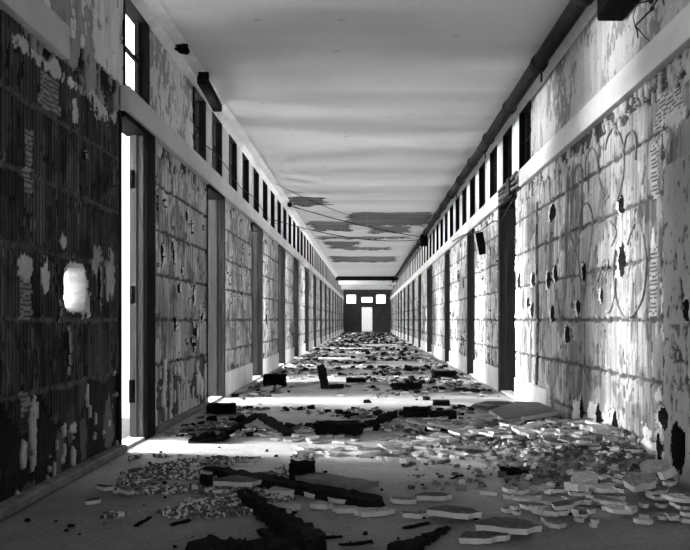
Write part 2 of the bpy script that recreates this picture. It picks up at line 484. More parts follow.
# ------------------------------------------------------------------ floor
def mound(x, y):
    """height of the rubble heap along the right wall (python floats)"""
    h = .12 * math.exp(-((x - 1.62) / .30) ** 2) * math.exp(-((y - 4.25) / .55) ** 2)
    h += .06 * math.exp(-((x - 1.25) / .40) ** 2) * math.exp(-((y - 5.0) / .55) ** 2)
    h += .05 * math.exp(-((x - 1.2) / .4) ** 2) * math.exp(-((y - 5.0) / 1.2) ** 2)
    return h

A = Acc()
xs = np.linspace(-HX - WT, HX + WT, 150); ys = np.concatenate([np.linspace(1.5, 8, 420), np.linspace(8.03, YE, 700)])
X, Y = np.meshgrid(xs, ys, indexing='ij')
f1 = fbm(X / .5, Y / .5, 3, 5); f2 = fbm(X / .08, Y / .08, 9, 4)
tone = .38 + .16 * (f1 - .5) + .14 * (f2 - .5)
st = fbm(X / .9, Y / .25, 21, 4); tone = tone * (.8 + .4 * st)
dirt = fbm(X / 1.2, Y / .55, 33, 4)          # patches of dirt and soot trodden in, further along
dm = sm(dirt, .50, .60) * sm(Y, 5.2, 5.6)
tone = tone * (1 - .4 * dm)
zone = (X < .9) & (Y < 5.6) & (Y > 3.5); tone = np.where(zone, tone * 1.12, tone)  # light streak of the first doorway painted in as paler floor
tone = tone * (1 - .45 * sm(-Y, -4.1, -3.5))  # near floor painted darker, to stay dim outside the streak
Z = -.004 * f1
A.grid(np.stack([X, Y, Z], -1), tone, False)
A.box(-HX - WT, HX + WT, YS - .2, 1.5, -.2, 0, .3)
A.box(-HX - WT, HX + WT, 1.5, YE, -.2, -.03, .3)
A.box(-9, -HX - WT, YS - .2, YE, -.2, -.002, .45)
A.box(HX + WT, 9, YS - .2, YE, -.2, -.002, .35)
tag(A.build('floor', M['floor']), kind='structure')

# ------------------------------------------------------------------ ceiling
A = Acc()
xs = np.linspace(-HX - .02, HX + .02, 110); ys = np.linspace(2.0, 36.9, 1500)
X, Y = np.meshgrid(xs, ys, indexing='ij')
rip = vn(X / 4.0, Y / .35, 2) * .6 + vn(X / 1.6, Y / .16, 3) * .4
tone = .60 + .18 * (rip - .5) + .08 * (fbm(X / .8, Y / .9, 4) - .5)
spk = vn(X / .02, Y / .03, 7) > .985; tone = np.where(spk, tone * .8, tone)
Z = CZ - .012 * rip
def cpx(px0, px1, py0, py1):
    ya = 1624.0 / (320 - py0); yb = 1624.0 / (320 - py1)
    ym = (ya + yb) / 2
    return ((px0 - 367) * ym / 700, (px1 - 367) * ym / 700, ya, yb)
for (r, t) in ((cpx(350, 430, 212, 226), .17), (cpx(288, 326, 197, 206), .17), (cpx(310, 352, 221, 231), .22), (cpx(372, 408, 226, 233), .26),
               (cpx(329, 356, 241, 249), .18), (cpx(333, 372, 256, 262), .20), (cpx(360, 396, 256, 262), .22), (cpx(318, 408, 236, 239), .26), (cpx(345, 390, 247, 250), .28)):
    x0, x1, ya, yb = r
    jag = (vn(Y / .12, Y * 0 + x0, 15) - .5) * .35
    m = (X + jag > x0) & (X - jag < x1) & (Y > ya + (vn(X / .25, X * 0, 16) - .5) * .25) & (Y < yb + (vn(X / .25, X * 0, 17) - .5) * .4)
    lath = np.sin(2 * np.pi * Y / .11) > -.7
    tone = np.where(m, np.where(lath, t * (.7 + .7 * vn(X / .5, Y / .07, 18)), .04), tone); Z = np.where(m, CZ + .02, Z)
A.grid(np.stack([X, Y, Z], -1), tone, True)
A.box(-HX - WT, HX + WT, YS - .2, 2.0, CZ, CZ + .25, .36)
A.box(-HX - WT, HX + WT, 2.0, YE, CZ + .03, CZ + .25, .36)
A.box(-HX - WT, HX + WT, 36.9, YE, CZ - .02, CZ + .03, .36)
A.box(-9, -HX - WT, YS - .2, YE, LZ, LZ + .25, .5)
A.box(-HX - WT, -HX - .01, YS - .2, YE, CZ + .25, LZ + .25, .5)
A.box(HX + WT, 9, YS - .2, YE, CZ, CZ + .25, .4)
tag(A.build('ceiling', M['ceil']), kind='structure')

# ceiling coves and far beams
for side in (-1, 1):
    bm = bmesh.new()
    a = [bm.verts.new((side * HX, y, CZ - .10)) for y in (YS, YE)]
    b = [bm.verts.new((side * (HX - .05), y, CZ - .035)) for y in (YS, YE)]
    c = [bm.verts.new((side * (HX - .15), y, CZ - .013)) for y in (YS, YE)]
    d_ = [bm.verts.new((side * (HX + .01), y, CZ + .02)) for y in (YS, YE)]
    for p, q in ((a, b), (b, c), (c, d_), (d_, a)):
        bm.faces.new((p[0], p[1], q[1], q[0]))
    bm.faces.new((a[0], b[0], c[0], d_[0])); bm.faces.new((a[1], b[1], c[1], d_[1]))
    bmesh.ops.recalc_face_normals(bm, faces=bm.faces[:])
    tag(bm_obj('trim_1' if side < 0 else 'trim_2', bm, M['cove']), kind='structure')
bmb = bmesh.new()
add_box(bmb, -HX, HX, 36.9, 37.15, CZ - .22, CZ + .01)
tag(bm_obj('ceiling_beam', bmb, M['sash']), kind='structure')
for y, h, m in ((40.5, .26, 'cove'), (44.5, .36, 'cove')):
    tag(box_obj('ceiling_beam', (-HX, HX, y, y + .5, CZ - h, CZ), M[m]), kind='structure')

# ------------------------------------------------------------------ bands, baseboards, kerb
def band(name, side, y0, y1):
    bm = bmesh.new()
    n = max(1, int((y1 - y0) / 2.4)); st_ = (y1 - y0) / n
    for k in range(n):
        a, b = y0 + k * st_, y0 + (k + 1) * st_ - .006
        x = sorted((side * (HX - .045), side * (HX + .03)))
        add_box(bm, x[0], x[1], a, b, BZ0 + .006, BZ1 + .004)
    bmesh.ops.bevel(bm, geom=bm.edges[:], offset=.004, segments=1, affect='EDGES')
    return tag(bm_obj(name, bm, M['band']), kind='structure')
band('trim_3', -1, YS, 3.79); band('trim_4', -1, 4.72, YE)
band('trim_5', 1, YS, 7.40); band('trim_6', 1, 8.55, YE)
def baseboard(side, a, b, h=.25):
    x = sorted((side * (HX - .022), side * (HX + .06)))
    return tag(box_obj('baseboard_left' if side < 0 else 'baseboard_right', (x[0], x[1], a, b, 0, h), M['base']), kind='structure')
for k in range(1, len(LDOORS)):
    a = LDOORS[k][1]; b = LDOORS[k + 1][0] if k + 1 < len(LDOORS) else YE
    baseboard(-1, a + .07, b - .07, .27)
baseboard(1, 6.36, RDOORS[0][0] - .06, .245)
for k in range(len(RDOORS)):
    a = RDOORS[k][1]; b = RDOORS[k + 1][0] if k + 1 < len(RDOORS) else YE
    baseboard(1, a + .06, b - .06, .27)
# low kerb left where the near baseboard fell away
tag(box_obj('baseboard_left', (-HX - .02, -HX + .06, 2.2, 4.66, 0, .055), M['kerb'], bevel=.012), kind='structure')
tag(box_obj('baseboard_left', (-HX - .02, -HX + .05, 5.42, 7.16, 0, .05), M['kerb'], bevel=.012), kind='structure')

# ------------------------------------------------------------------ door frames
def door_frame(n, side, y0, y1, near=False, m='frame', jm='frame', cas=.055):
    """empty steel frame lining a doorway: two jambs, head and threshold"""
    e = empty('door_%d' % n, (side * HX, (y0 + y1) / 2, 0)); tag(e, kind='structure')
    W = y1 - y0
    def X(a, b): return sorted((side * a, side * b))
    for s in (-1, 1):
        bm = bmesh.new()
        ye = s * W / 2
        ya, yb = sorted((ye, ye - s * (.03 if s > 0 else .004)))
        x = X(-.01, WT if near else WT + .17); add_box(bm, x[0], x[1], ya, yb, 0, BZ0)
        ya, yb = sorted((ye + s * (cas if s > 0 else .03), ye - s * (.03 if s > 0 else .002)))
        x = X(-.03 if s > 0 else -.004, .0); add_box(bm, x[0], x[1], ya, yb, 0, BZ0)
        if s > 0:
            ya, yb = sorted((ye - s * .03, ye - s * .045)); x = X(.045, .075)
            add_box(bm, x[0], x[1], ya, yb, 0, BZ0)
        j = bm_obj('jamb', bm, [M[jm if (s > 0) else m], M['sash']], e)
        if s > 0 and cas > .1:
            for p in j.data.polygons:
                if p.center.x * side < .0: p.material_index = 1
        if near and s > 0:
            bm = bmesh.new(); x = X(.055, .10); add_box(bm, x[0], x[1], ye - .045, ye - .028, .27, .44)
            for q in range(4): add_box(bm, x[0] + .012, x[1] - .012, ye - .049, ye - .044, .29 + q * .036, .305 + q * .036)
            l = bm_obj('strike_plate', bm, M['sash'], j); l['label'] = 'black metal lock plate on the lit door jamb'
            for zz in (1.0, 1.85):
                bm = bmesh.new(); x = X(.055, .095); add_box(bm, x[0], x[1], ye - .05, ye - .028, zz, zz + .13)
                tube_bm(bm, [(x[0] * .5 + x[1] * .5, ye - .05, zz), (x[0] * .5 + x[1] * .5, ye - .05, zz + .13)], .01, 8)
                bm_obj('hinge', bm, M['sash'], j)
    bm = bmesh.new(); x = X(-.03, WT + .03); add_box(bm, x[0], x[1], -W / 2, W / 2, BZ0 - .04, BZ0)
    bm_obj('door_head', bm, M[m], e)
    bm = bmesh.new(); x = X(-.01, WT + .01); add_box(bm, x[0], x[1], -W / 2, W / 2, 0, .018)
    bm_obj('threshold', bm, M['base'], e)
    return e
n = 1
for k, (a, b) in enumerate(LDOORS):
    door_frame(n, -1, a, b, near=(k == 0), m='sash' if k < 2 else 'frame', jm='jamb' if k == 0 else 'frame', cas=.17 if k == 0 else .055); n += 1
for k, (a, b) in enumerate(RDOORS):
    door_frame(n, 1, a, b, m='sash' if k == 0 else 'frame'); n += 1

# ------------------------------------------------------------------ clerestory lights (dark sashes)
def window(side, a, b, src=None, n=1, deep=.08):
    W = b - a; z0, z1 = BZ1, CZ - .06
    def X(p, q): return sorted((side * p, side * q))
    if src is None:
        e = empty('window_%d' % n, (side * HX, (a + b) / 2, z0)); tag(e, kind='structure')
        H = z1 - z0
        bm = bmesh.new()
        x = X(-.004, WT + deep)
        for s in (-1, 1):
            ya, yb = sorted((s * W / 2, s * (W / 2 - .035))); add_box(bm, x[0], x[1], ya, yb, 0, H)
        add_box(bm, x[0], x[1], -W / 2 + .035, W / 2 - .035, H - .04, H); add_box(bm, x[0], x[1], -W / 2 + .035, W / 2 - .035, 0, .03)
        bm_obj('window_frame', bm, M['sash'], e)
        bm = bmesh.new(); x = X(.055, .08)
        add_box(bm, x[0], x[1], W / 2 - .075, W / 2 - .04, .03, H - .04); add_box(bm, x[0], x[1], -W / 2 + .04, -W / 2 + .075, .03, H - .04)
        add_box(bm, x[0], x[1], -W / 2 + .075, W / 2 - .075, H * .5, H * .5 + .02)
        bm_obj('sash', bm, M['char'], e)
        return e
    e = src.copy(); COL.objects.link(e); e.name = 'window_%d' % n; e.location.y = (a + b) / 2
    for ch in src.children:
        c = ch.copy(); COL.objects.link(c); c.parent = e
    return e
n = 1
for side, wins in ((-1, LWIN), (1, RWIN)):
    window(side, *wins[0], n=n, deep=0 if side < 0 else .08); n += 1
    src = window(side, *wins[1], n=n); n += 1
    for (a, b) in wins[2:]:
        if a > YE - .6: break
        window(side, a, b, src, n); n += 1

# ------------------------------------------------------------------ side rooms (outer walls and partitions)
def rooms(side, ys_, name, matk):
    top = LZ if side < 0 else CZ; wt = 4.1 if side < 0 else 2.95
    bm = bmesh.new()
    xo = side * 8.4; x = sorted((xo, xo + side * .15))  # outer walls set far out, so the lamp light carries across the floor
    add_box(bm, x[0], x[1], YS - .2, YE, -.2, .95); add_box(bm, x[0], x[1], YS - .2, YE, wt, top)
    for y in [YS - .1] + list(ys_):
        add_box(bm, x[0], x[1], y - .45, y + .45, .95, wt)
        xi = sorted((side * (HX + WT), xo)); add_box(bm, xi[0], xi[1], y - .06, y + .06, 0, top)
    return tag(bm_obj(name, bm, M[matk]), kind='structure')
rooms(-1, LROOM, 'wall_left_rooms', 'room'); rooms(1, RROOM, 'wall_right_rooms', 'room')
bm = bmesh.new()
add_box(bm, -9, 9, YS - .3, YS - .15, -.2, LZ)
tag(bm_obj('wall_back', bm, M['roomdark']), kind='structure')

# ------------------------------------------------------------------ far end wall
bm = bmesh.new()
def pz(py): return CAMZ + (320 - py) * YE / 700
def pxx(px): return (px - 367) * YE / 700
zd0, zd1 = .0, pz(306.5); dx0, dx1 = pxx(361), pxx(373)
zw0, zw1 = pz(303), pz(296.5); zs0, zs1 = pz(303.8), pz(294.5)
L0, L1 = pxx(346.3), pxx(356.2); R0, R1 = pxx(376.0), pxx(385.8)
y0, y1 = YE, YE + .25
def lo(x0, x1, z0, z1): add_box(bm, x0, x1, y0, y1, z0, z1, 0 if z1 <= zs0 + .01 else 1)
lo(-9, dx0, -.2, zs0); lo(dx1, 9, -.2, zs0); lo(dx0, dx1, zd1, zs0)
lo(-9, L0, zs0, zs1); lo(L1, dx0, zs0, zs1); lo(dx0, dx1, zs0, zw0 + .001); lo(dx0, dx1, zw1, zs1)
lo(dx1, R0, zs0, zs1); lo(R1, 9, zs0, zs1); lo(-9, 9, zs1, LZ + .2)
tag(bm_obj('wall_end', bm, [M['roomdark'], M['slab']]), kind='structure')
def frame_obj(nm, x0, x1, z0, z1, t=.05):
    e = empty(nm, ((x0 + x1) / 2, YE, z0)); tag(e, kind='structure'); W = x1 - x0; H = z1 - z0
    bm = bmesh.new()
    for q in ((-W / 2, -W / 2 + t, 0, H), (W / 2 - t, W / 2, 0, H), (-W / 2 + t, W / 2 - t, 0, t), (-W / 2 + t, W / 2 - t, H - t, H)):
        add_box(bm, q[0], q[1], -.03, .12, q[2], q[3])
    bm_obj('window_frame', bm, M['sash'], e); return e
frame_obj('window_91', L0, L1, zs0, zs1, .03); frame_obj('window_92', R0, R1, zs0, zs1, .03); frame_obj('window_93', dx0, dx1, zw0, zw1)
e = frame_obj('door_40', dx0, dx1, 0, zd1)
# lamp-black porch screen beyond the end door, and the bright yard wall
tag(box_obj('wall_yard', (-6, 6, 58, 58.3, -.2, 2.15), M['slab2']), kind='structure')
tag(box_obj('ground_yard', (-6, 6, YE + .25, 60, -.25, -.01), M['slab3'], bevel=0), kind='structure')

# ------------------------------------------------------------------ pipe along the right ceiling edge
root = empty('ceiling_pipe', (1.49, 0, 3.105)); tag(root, 'long dark iron pipe running under the ceiling along the right wall', 'pipe')
bm = bmesh.new(); tube_bm(bm, [(0, YS + k * 2.0, .008 * math.sin(k * 1.7)) for k in range(26)], .062, 14)
bm_obj('pipe_run', bm, M['pipe'], root)
for k in range(20):
    y = 2.2 + k * 1.27
    bm = bmesh.new(); tube_bm(bm, [(0, y, 0), (0, y + .02, 0), (0, y + .07, 0), (0, y + .09, 0)], [.063, .076, .076, .063], 14)
    bm_obj('coupling', bm, M['pipe'], root)
for k in range(9):
    y = 3.2 + k * 2.9
    bm = bmesh.new()
    tube_bm(bm, [(0, y, .06), (0, y, .10)], .012, 6); tube_bm(bm, [(-.07, y, 0), (-.05, y, -.05), (0, y, -.072), (.05, y, -.05), (.07, y, 0)], .01, 6)
    tube_bm(bm, [(.03, y, -.06), (.03, y, -.15)], .009, 6)
    bm_obj('pipe_hanger', bm, M['pipe'], root)

# black junction box hanging near the camera
root = empty('junction_box', (1.555, 4.2, 2.80)); tag(root, 'black metal box hung high on the right wall beside the dangling twigs', 'box')
bm = bmesh.new(); add_box(bm, -.075, .09, -.35, .30, 0, .24); bmesh.ops.bevel(bm, geom=bm.edges[:], offset=.006, segments=2, affect='EDGES')
bm_obj('body', bm, M['black'], root)
bm = bmesh.new(); add_box(bm, -.082, -.074, -.33, .28, .02, .22); bm_obj('cover', bm, M['black'], root)

# dark lantern on the right wall far along
root = empty('hanging_lantern', (1.46, 18.0, 2.78)); tag(root, 'black lantern hung from the right ceiling edge far down the corridor', 'lantern')
bm = bmesh.new(); add_box(bm, -.09, .09, -.09, .09, 0, .30); bmesh.ops.bevel(bm, geom=bm.edges[:], offset=.012, segments=1, affect='EDGES')
bm_obj('housing', bm, M['black'], root)
bm = bmesh.new(); tube_bm(bm, [(0, 0, .30), (0, 0, .34), (0, 0, .40)], [.07, .03, .02], 8); bm_obj('cap', bm, M['black'], root)

# dark trough under the left ceiling edge, and a stub of conduit
root = empty('lamp_trough', (-1.53, 6.82, 3.035)); tag(root, 'short black metal trough hung under the left ceiling edge above the high windows', 'lamp trough')
root.rotation_euler = (math.radians(-1.5), 0, math.radians(2))
bm = bmesh.new(); add_box(bm, -.045, .05, -.40, .40, 0, .08); bmesh.ops.bevel(bm, geom=bm.edges[:], offset=.01, segments=1, affect='EDGES')
bm_obj('housing', bm, M['black'], root)
for s in (-.25, .25):
    bm = bmesh.new(); tube_bm(bm, [(0, s, .08), (0, s, .15)], .01, 6); bm_obj('hanger', bm, M['black'], root)
bm = bmesh.new(); add_box(bm, -.02, .07, -.46, -.41, .02, .09); bm_obj('end_cap', bm, M['black'], root)
bm = bmesh.new(); bmesh.ops.create_icosphere(bm, subdivisions=2, radius=.045)
for v in bm.verts: v.co += v.co.normalized() * .03 * (mnoise.noise(v.co * 30)); v.co.x *= 1.3
tube_bm(bm, [(0, 0, 0), (-.05, .02, .0), (-.11, .02, .02)], .012, 6)
tag(bm_obj('conduit_stub', bm, M['black'], loc=(-1.53, 5.85, 3.145)), 'small dark stub of broken conduit at the left ceiling edge', 'conduit')
bm = bmesh.new(); bmesh.ops.create_icosphere(bm, subdivisions=2, radius=.05); tube_bm(bm, [(0, 0, 0), (0, 0, .08)], .012, 6)
tag(bm_obj('ceiling_hook', bm, M['black'], loc=(-1.50, 13.6, 3.12)), 'small dark round ceiling boss where the long wires start at left', 'fixture')

# ------------------------------------------------------------------ wires
def wire(label, p0, p1, sag, r=.008):
    return tag(bm_obj('wire', cable(p0, p1, sag, r), M['wire']), label, 'wire')
wire('upper thin wire slung across the ceiling from left wall to the black lantern', (-1.5, 13.6, 3.10), (1.40, 18.0, 3.02), .06, .009)
wire('lower sagging wire slung across the corridor to the black lantern', (-1.60, 12.2, 2.62), (1.40, 18.0, 2.95), .16, .008)
wire('thin wire slung from the left ceiling edge, above the sagging one', (-1.50, 11.5, 3.12), (-.2, 15.6, 3.16), .05, .005)
bm = bmesh.new()
pts = [(-1.585, 6.9 + .5 * k, 2.60 + .04 * math.sin(k * 1.3) - .02 * k * .3) for k in range(14)]
tube_bm(bm, pts, .005, 5)
tag(bm_obj('wire', bm, M['wire']), 'thin loose wire drooping across the left high windows above the pale band', 'wire')
bm = bmesh.new()
tube_bm(bm, [(1.585, 7.45, 2.20), (1.59, 7.8, 2.16), (1.585, 8.3, 2.05), (1.57, 8.7, 2.11), (1.57, 9.75, 2.12), (1.58, 11.5, 2.28), (1.58, 13, 2.34)], .007, 5)
tag(bm_obj('wire', bm, M['wire']), 'thin wire strung over the first right doorway towards the hanging plate', 'wire')

# conduits where the right band is broken
root = empty('conduit_bundle', (1.62, 7.95, 2.3)); tag(root, 'bundle of three bare conduits filling the break in the right pale band', 'conduit')
for q, (dz, r) in enumerate(((.03, .018), (.09, .014), (.15, .02))):
    bm = bmesh.new(); tube_bm(bm, [(-.02 * q, -.55, dz - .01), (-.012, -.2, dz), (0, .1, dz + .012), (-.01, .58, dz)], r, 8)
    bm_obj('conduit_tube', bm, M['metal'], root)
bm = bmesh.new(); add_box(bm, -.05, .03, -.16, -.02, -.02, .17); bmesh.ops.bevel(bm, geom=bm.edges[:], offset=.008, segments=1, affect='EDGES')
bm_obj('clamp', bm, M['frame'], root)

# tilted dark plate
root = empty('hanging_plate', (1.56, 9.75, 2.10)); root.rotation_euler = (0, math.radians(-11), 0)
tag(root, 'small tilted black plate hanging from a wire on the right wall', 'plate')
bm = bmesh.new(); add_box(bm, -.06, .055, -.012, .012, -.31, 0); bmesh.ops.bevel(bm, geom=bm.edges[:], offset=.004, segments=1, affect='EDGES')
bm_obj('plate', bm, M['black'], root)
bm = bmesh.new(); add_box(bm, -.068, -.058, -.016, .016, -.31, 0); o = bm_obj('edge_strip', bm, M['edge'], root); o['label'] = 'pale edge strip'

# dangling twigs at the upper right corner
root = empty('dead_vine', (1.5, 3.9, 2.9)); tag(root, 'bare dead twigs dangling in front of the right wall at the top', 'twigs')
def tp(px, py, dy=0): 
    Y_ = 3.9 + dy; return Vector(((px - 367) * Y_ / 700 - 1.5, dy, CAMZ + (320 - py) * Y_ / 700 - 2.9))
def twig(nm, pts, r0, r1, mat_='wire'):
    bm = bmesh.new(); P = [tp(*p) for p in pts]
    tube_bm(bm, P, [r0 + (r1 - r0) * i / (len(P) - 1) for i in range(len(P))], 5); return bm_obj(nm, bm, M[mat_], root)
twig('twig', [(662, -28), (660, -14, .03), (657, 0), (652, 9), (644, 17), (635, 26), (637, 30), (638, 38, -.02)], .008, .003)
twig('twig', [(635, 26), (640, 31), (645, 37, .02), (650, 41)], .004, .0025)
twig('twig', [(628, 5), (636, 4), (645, 2), (652, 0), (662, -6, .03)], .003, .006)
twig('twig', [(635, 26), (633, 16), (636, 8), (638, 5)], .0025, .0025)
twig('twig', [(660, -8), (664, 3), (667, 9)], .005, .003)
bm = bmesh.new(); bmesh.ops.create_icosphere(bm, subdivisions=1, radius=.014, matrix=Matrix.Translation(tp(652, 9))); bmesh.ops.create_icosphere(bm, subdivisions=1, radius=.016, matrix=Matrix.Translation(tp(651, 1)))
for v in bm.verts: v.co += Vector((.01, .01, .006)) * mnoise.noise(v.co * 90)
bm_obj('bud', bm, M['wire'], root)

# ------------------------------------------------------------------ graffiti on the right wall: thin painted lines
def paint(name, strokes, label, wd=.007):
    bm = bmesh.new()
    for pts in strokes:
        P = []
        for i in range(len(pts) - 1):
            for t in range(8):
                a, b = pts[i], pts[i + 1]
                p0 = pts[max(i - 1, 0)]; p3 = pts[min(i + 2, len(pts) - 1)]
                u = t / 8
                c = [0.5 * ((2 * a[d]) + (-p0[d] + b[d]) * u + (2 * p0[d] - 5 * a[d] + 4 * b[d] - p3[d]) * u * u + (-p0[d] + 3 * a[d] - 3 * b[d] + p3[d]) * u ** 3) for d in (0, 1)]
                P.append(wr(*c))
        P.append(wr(*pts[-1]))
        prev = None
        for i, (y, z) in enumerate(P):
            y2, z2 = P[min(i + 1, len(P) - 1)]; y1_, z1_ = P[max(i - 1, 0)]
            ty, tz = y2 - y1_, z2 - z1_; L = math.hypot(ty, tz) or 1
            ny, nz = -tz / L, ty / L
            q = [bm.verts.new((x, y + s * ny * wd, z + s * nz * wd)) for x in (HX - .0085, HX + .004) for s in (-1, 1)]
            if prev:
                bm.faces.new((prev[0], prev[1], q[1], q[0])); bm.faces.new((prev[2], prev[0], q[0], q[2])); bm.faces.new((prev[1], prev[3], q[3], q[1]))
            prev = q
    bmesh.ops.recalc_face_normals(bm, faces=bm.faces[:])
    tag(bm_obj(name, bm, M['graff']), label, 'graffiti')
paint('graffiti', [[(571, 240), (572, 200), (574, 178), (578, 165), (583, 172), (583, 210), (579, 240), (573, 250)],
                   [(586, 175), (587, 158), (592, 148), (597, 155), (600, 180), (606, 198), (610, 195)]], 'faint dark looping scrawl high on the right wall tiles, farthest of the graffiti')
paint('graffiti', [[(570, 232), (577, 255), (579, 262), (582, 290), (584, 298), (588, 270), (593, 225), (590, 206), (585, 204), (581, 215), (579, 262)],
                   [(591, 282), (595, 287), (600, 275), (605, 260), (609, 262), (606, 276)]], 'dark sprayed loop and hook in the middle of the right wall tiles')
paint('graffiti', [[(628, 245), (632, 232), (636, 223), (641, 225), (645, 240), (647, 262), (645, 290), (640, 306), (632, 316), (624, 316), (618, 303), (615, 285), (614, 268), (616, 250)],
                   [(616, 278), (615, 296), (611, 310), (605, 315)], [(611, 222), (617, 232), (612, 246)]], 'large dark sprayed oval low on the right wall tiles', .006)
paint('graffiti', [[(606, 150), (608, 138), (614, 128), (620, 134), (624, 150), (624, 175), (618, 200)], [(624, 150), (628, 134), (634, 132), (637, 142), (636, 160)]],
      'dark double arch scrawled under the pale band on the right wall', .006)

# ------------------------------------------------------------------ rubble
def shard_mesh(seed, t=.16):
    """flat irregular broken slab, unit size, chipped edges"""
    r = random.Random(seed); n = r.randint(5, 8)
    ang = sorted(2 * math.pi * (k + r.uniform(-.32, .32)) / n for k in range(n))
    asp = r.uniform(.4, .8)
    P = [(math.cos(a) * .5 * r.uniform(.75, 1.1), math.sin(a) * .5 * asp * r.uniform(.75, 1.1)) for a in ang]
    Q = []
    for i in range(n):
        a, b = P[i], P[(i + 1) % n]
        Q.append(a)
        for f in (.33, .66):
            Q.append((a[0] + (b[0] - a[0]) * f + r.uniform(-.045, .045), a[1] + (b[1] - a[1]) * f + r.uniform(-.045, .045)))
    bm = bmesh.new()
    bot = [bm.verts.new((x * r.uniform(.93, 1.0), y * r.uniform(.93, 1.0), 0)) for x, y in Q]
    top = [bm.verts.new((x, y, t * r.uniform(.88, 1.08))) for x, y in Q]
    m = len(Q)
    f = bm.faces.new(top); f.material_index = 0
    bm.faces.new(bot[::-1]).material_index = 0
    for i in range(m):
        g = bm.faces.new((bot[i], bot[(i + 1) % m], top[(i + 1) % m], top[i])); g.material_index = 1
    bmesh.ops.bevel(bm, geom=[e for e in bm.edges if all(v in top for v in e.verts)], offset=.012, segments=1, affect='EDGES') if False else None
    me = bpy.data.meshes.new('slab_fragment'); bm.normal_update(); bm.to_mesh(me); bm.free()
    return me
MESH = {}
for kind, mt in (('grey', 'slab'), ('pale', 'slab2'), ('dark', 'slab3')):
    L = []
    for k in range(9):
        me = shard_mesh(k * 7 + len(kind)); me.materials.append(M[mt]); me.materials.append(M['edge']); L.append(me)
    MESH[kind] = L
placed = []
def put_shard(x, y, s, name, label, group, kinds=('grey', 'grey', 'pale', 'dark'), tilt=.10, lift=0.0, thick=1.0, rz=None, cat='rubble'):
    kd = rnd.choice(kinds); me = rnd.choice(MESH[kd])
    o = bpy.data.objects.new(name, me); COL.objects.link(o)
    sz = thick * min(.20, .028 / max(s, .05) / .16 * 1.0)
    zz = mound(x, y) + lift
    for (px_, py_, ps, pt) in placed:
        if abs(px_ - x) < (ps + s) * .33 and abs(py_ - y) < (ps + s) * .33: zz = max(zz, pt)
    zz = min(zz, mound(x, y) + .07)
    th = s * sz * .16 * 1.0
    o.scale = (s, s, s * sz * 1.0 if sz > 0 else s)
    o.scale[2] = thick * .018 / .16
    rx, ry = rnd.uniform(-tilt, tilt), rnd.uniform(-tilt, tilt)
    o.rotation_euler = (rx, ry, rnd.uniform(0, 6.28) if rz is None else rz)
    o.location = (x, y, zz + .5 * s * (abs(rx) + abs(ry)) * .45)
    placed.append((x, y, s, zz + .018 * thick))
    tag(o, label, cat, group)
    return o
def scatter(n, x0, x1, y0, y1, s0, s1, name, label, group, **k):
    c = 0
    for i in range(n * 6):
        if c >= n: break
        x = rnd.uniform(x0, x1); y = rnd.uniform(y0, y1)
        s = s0 + (s1 - s0) * rnd.random() ** 1.6
        s = min(s, 2 * (1.64 - abs(x)) * .95)
        if s < s0 * .6: continue
        if 'cond' in k and not k['cond'](x, y): continue
        kk = {a: b for a, b in k.items() if a != 'cond'}
        put_shard(x, y, s, name, label, group, **kk); c += 1
scatter(140, .45, 1.56, 4.0, 5.9, .06, .27, 'slab_fragment', 'broken slab fragment in the heap along the right wall before the grey board', 'slab fragments heaped along the right wall',
        cond=lambda x, y: y > 4.0 + (1.45 - x) * .75 and y < (5.38 if x > .95 else 5.9), tilt=.16, thick=1.0)
scatter(75, .60, 1.55, 2.95, 3.62, .05, .22, 'slab_fragment', 'broken slab fragment in the near right corner of the floor', 'slab fragments in the near right corner', tilt=.06, kinds=('grey', 'dark', 'grey', 'pale'), cond=lambda x, y: x > .62 + (3.4 - y) * .2)
scatter(34, -.45, .62, 4.15, 5.15, .09, .24, 'slab_fragment', 'pale broken slab fragment lying in the bright streak mid-floor', 'slab fragments in the bright streak', kinds=('pale', 'grey', 'pale'), tilt=.05, cond=lambda x, y: y > 4.55 - (x + .45) * .35)
scatter(26, -1.0, 1.0, 5.0, 5.6, .08, .2, 'slab_fragment', 'broken slab fragment in the rubble band behind the bright streak', 'slab fragments behind the bright streak', kinds=('grey', 'pale', 'grey'), tilt=.08)
scatter(16, -1.5, -.6, 3.3, 4.4, .08, .18, 'slab_fragment', 'broken slab fragment among the crumbs left of the charred beam', 'slab fragments among the left crumbs', kinds=('dark', 'grey'), tilt=.06)
scatter(28, -1.35, 1.5, 8.1, 11.8, .10, .3, 'slab_fragment', 'broken slab fragment beyond the second doorways', 'slab fragments beyond the second doorways', kinds=('grey', 'dark', 'pale'), tilt=.08)
# the row of slabs in the foreground, one by one
ROW = [(237, 487, .30, 'dark'), (262, 479, .26, 'dark'), (284, 493, .24, 'pale'), (314, 497, .12, 'pale'), (279, 510, .22, 'pale'), (322, 508, .13, 'pale'), (345, 512, .15, 'pale'), (372, 515, .2, 'pale'),
       (350, 502, .22, 'dark'), (401, 503, .14, 'grey'), (420, 517, .18, 'grey'), (452, 520, .27, 'dark'), (480, 541, .24, 'dark'), (505, 534, .3, 'dark'), (432, 499, .2, 'dark')]
for k, (px_, py_, s, kd) in enumerate(ROW):
    x, y = fl(px_, py_)
    put_shard(x, y, s, 'slab_fragment', 'slab fragment in the dark foreground row between the charred beam and the right corner', 'slab fragments in the foreground row', kinds=(kd,), tilt=.03, thick=1.25, rz=rnd.uniform(-.3, .3))

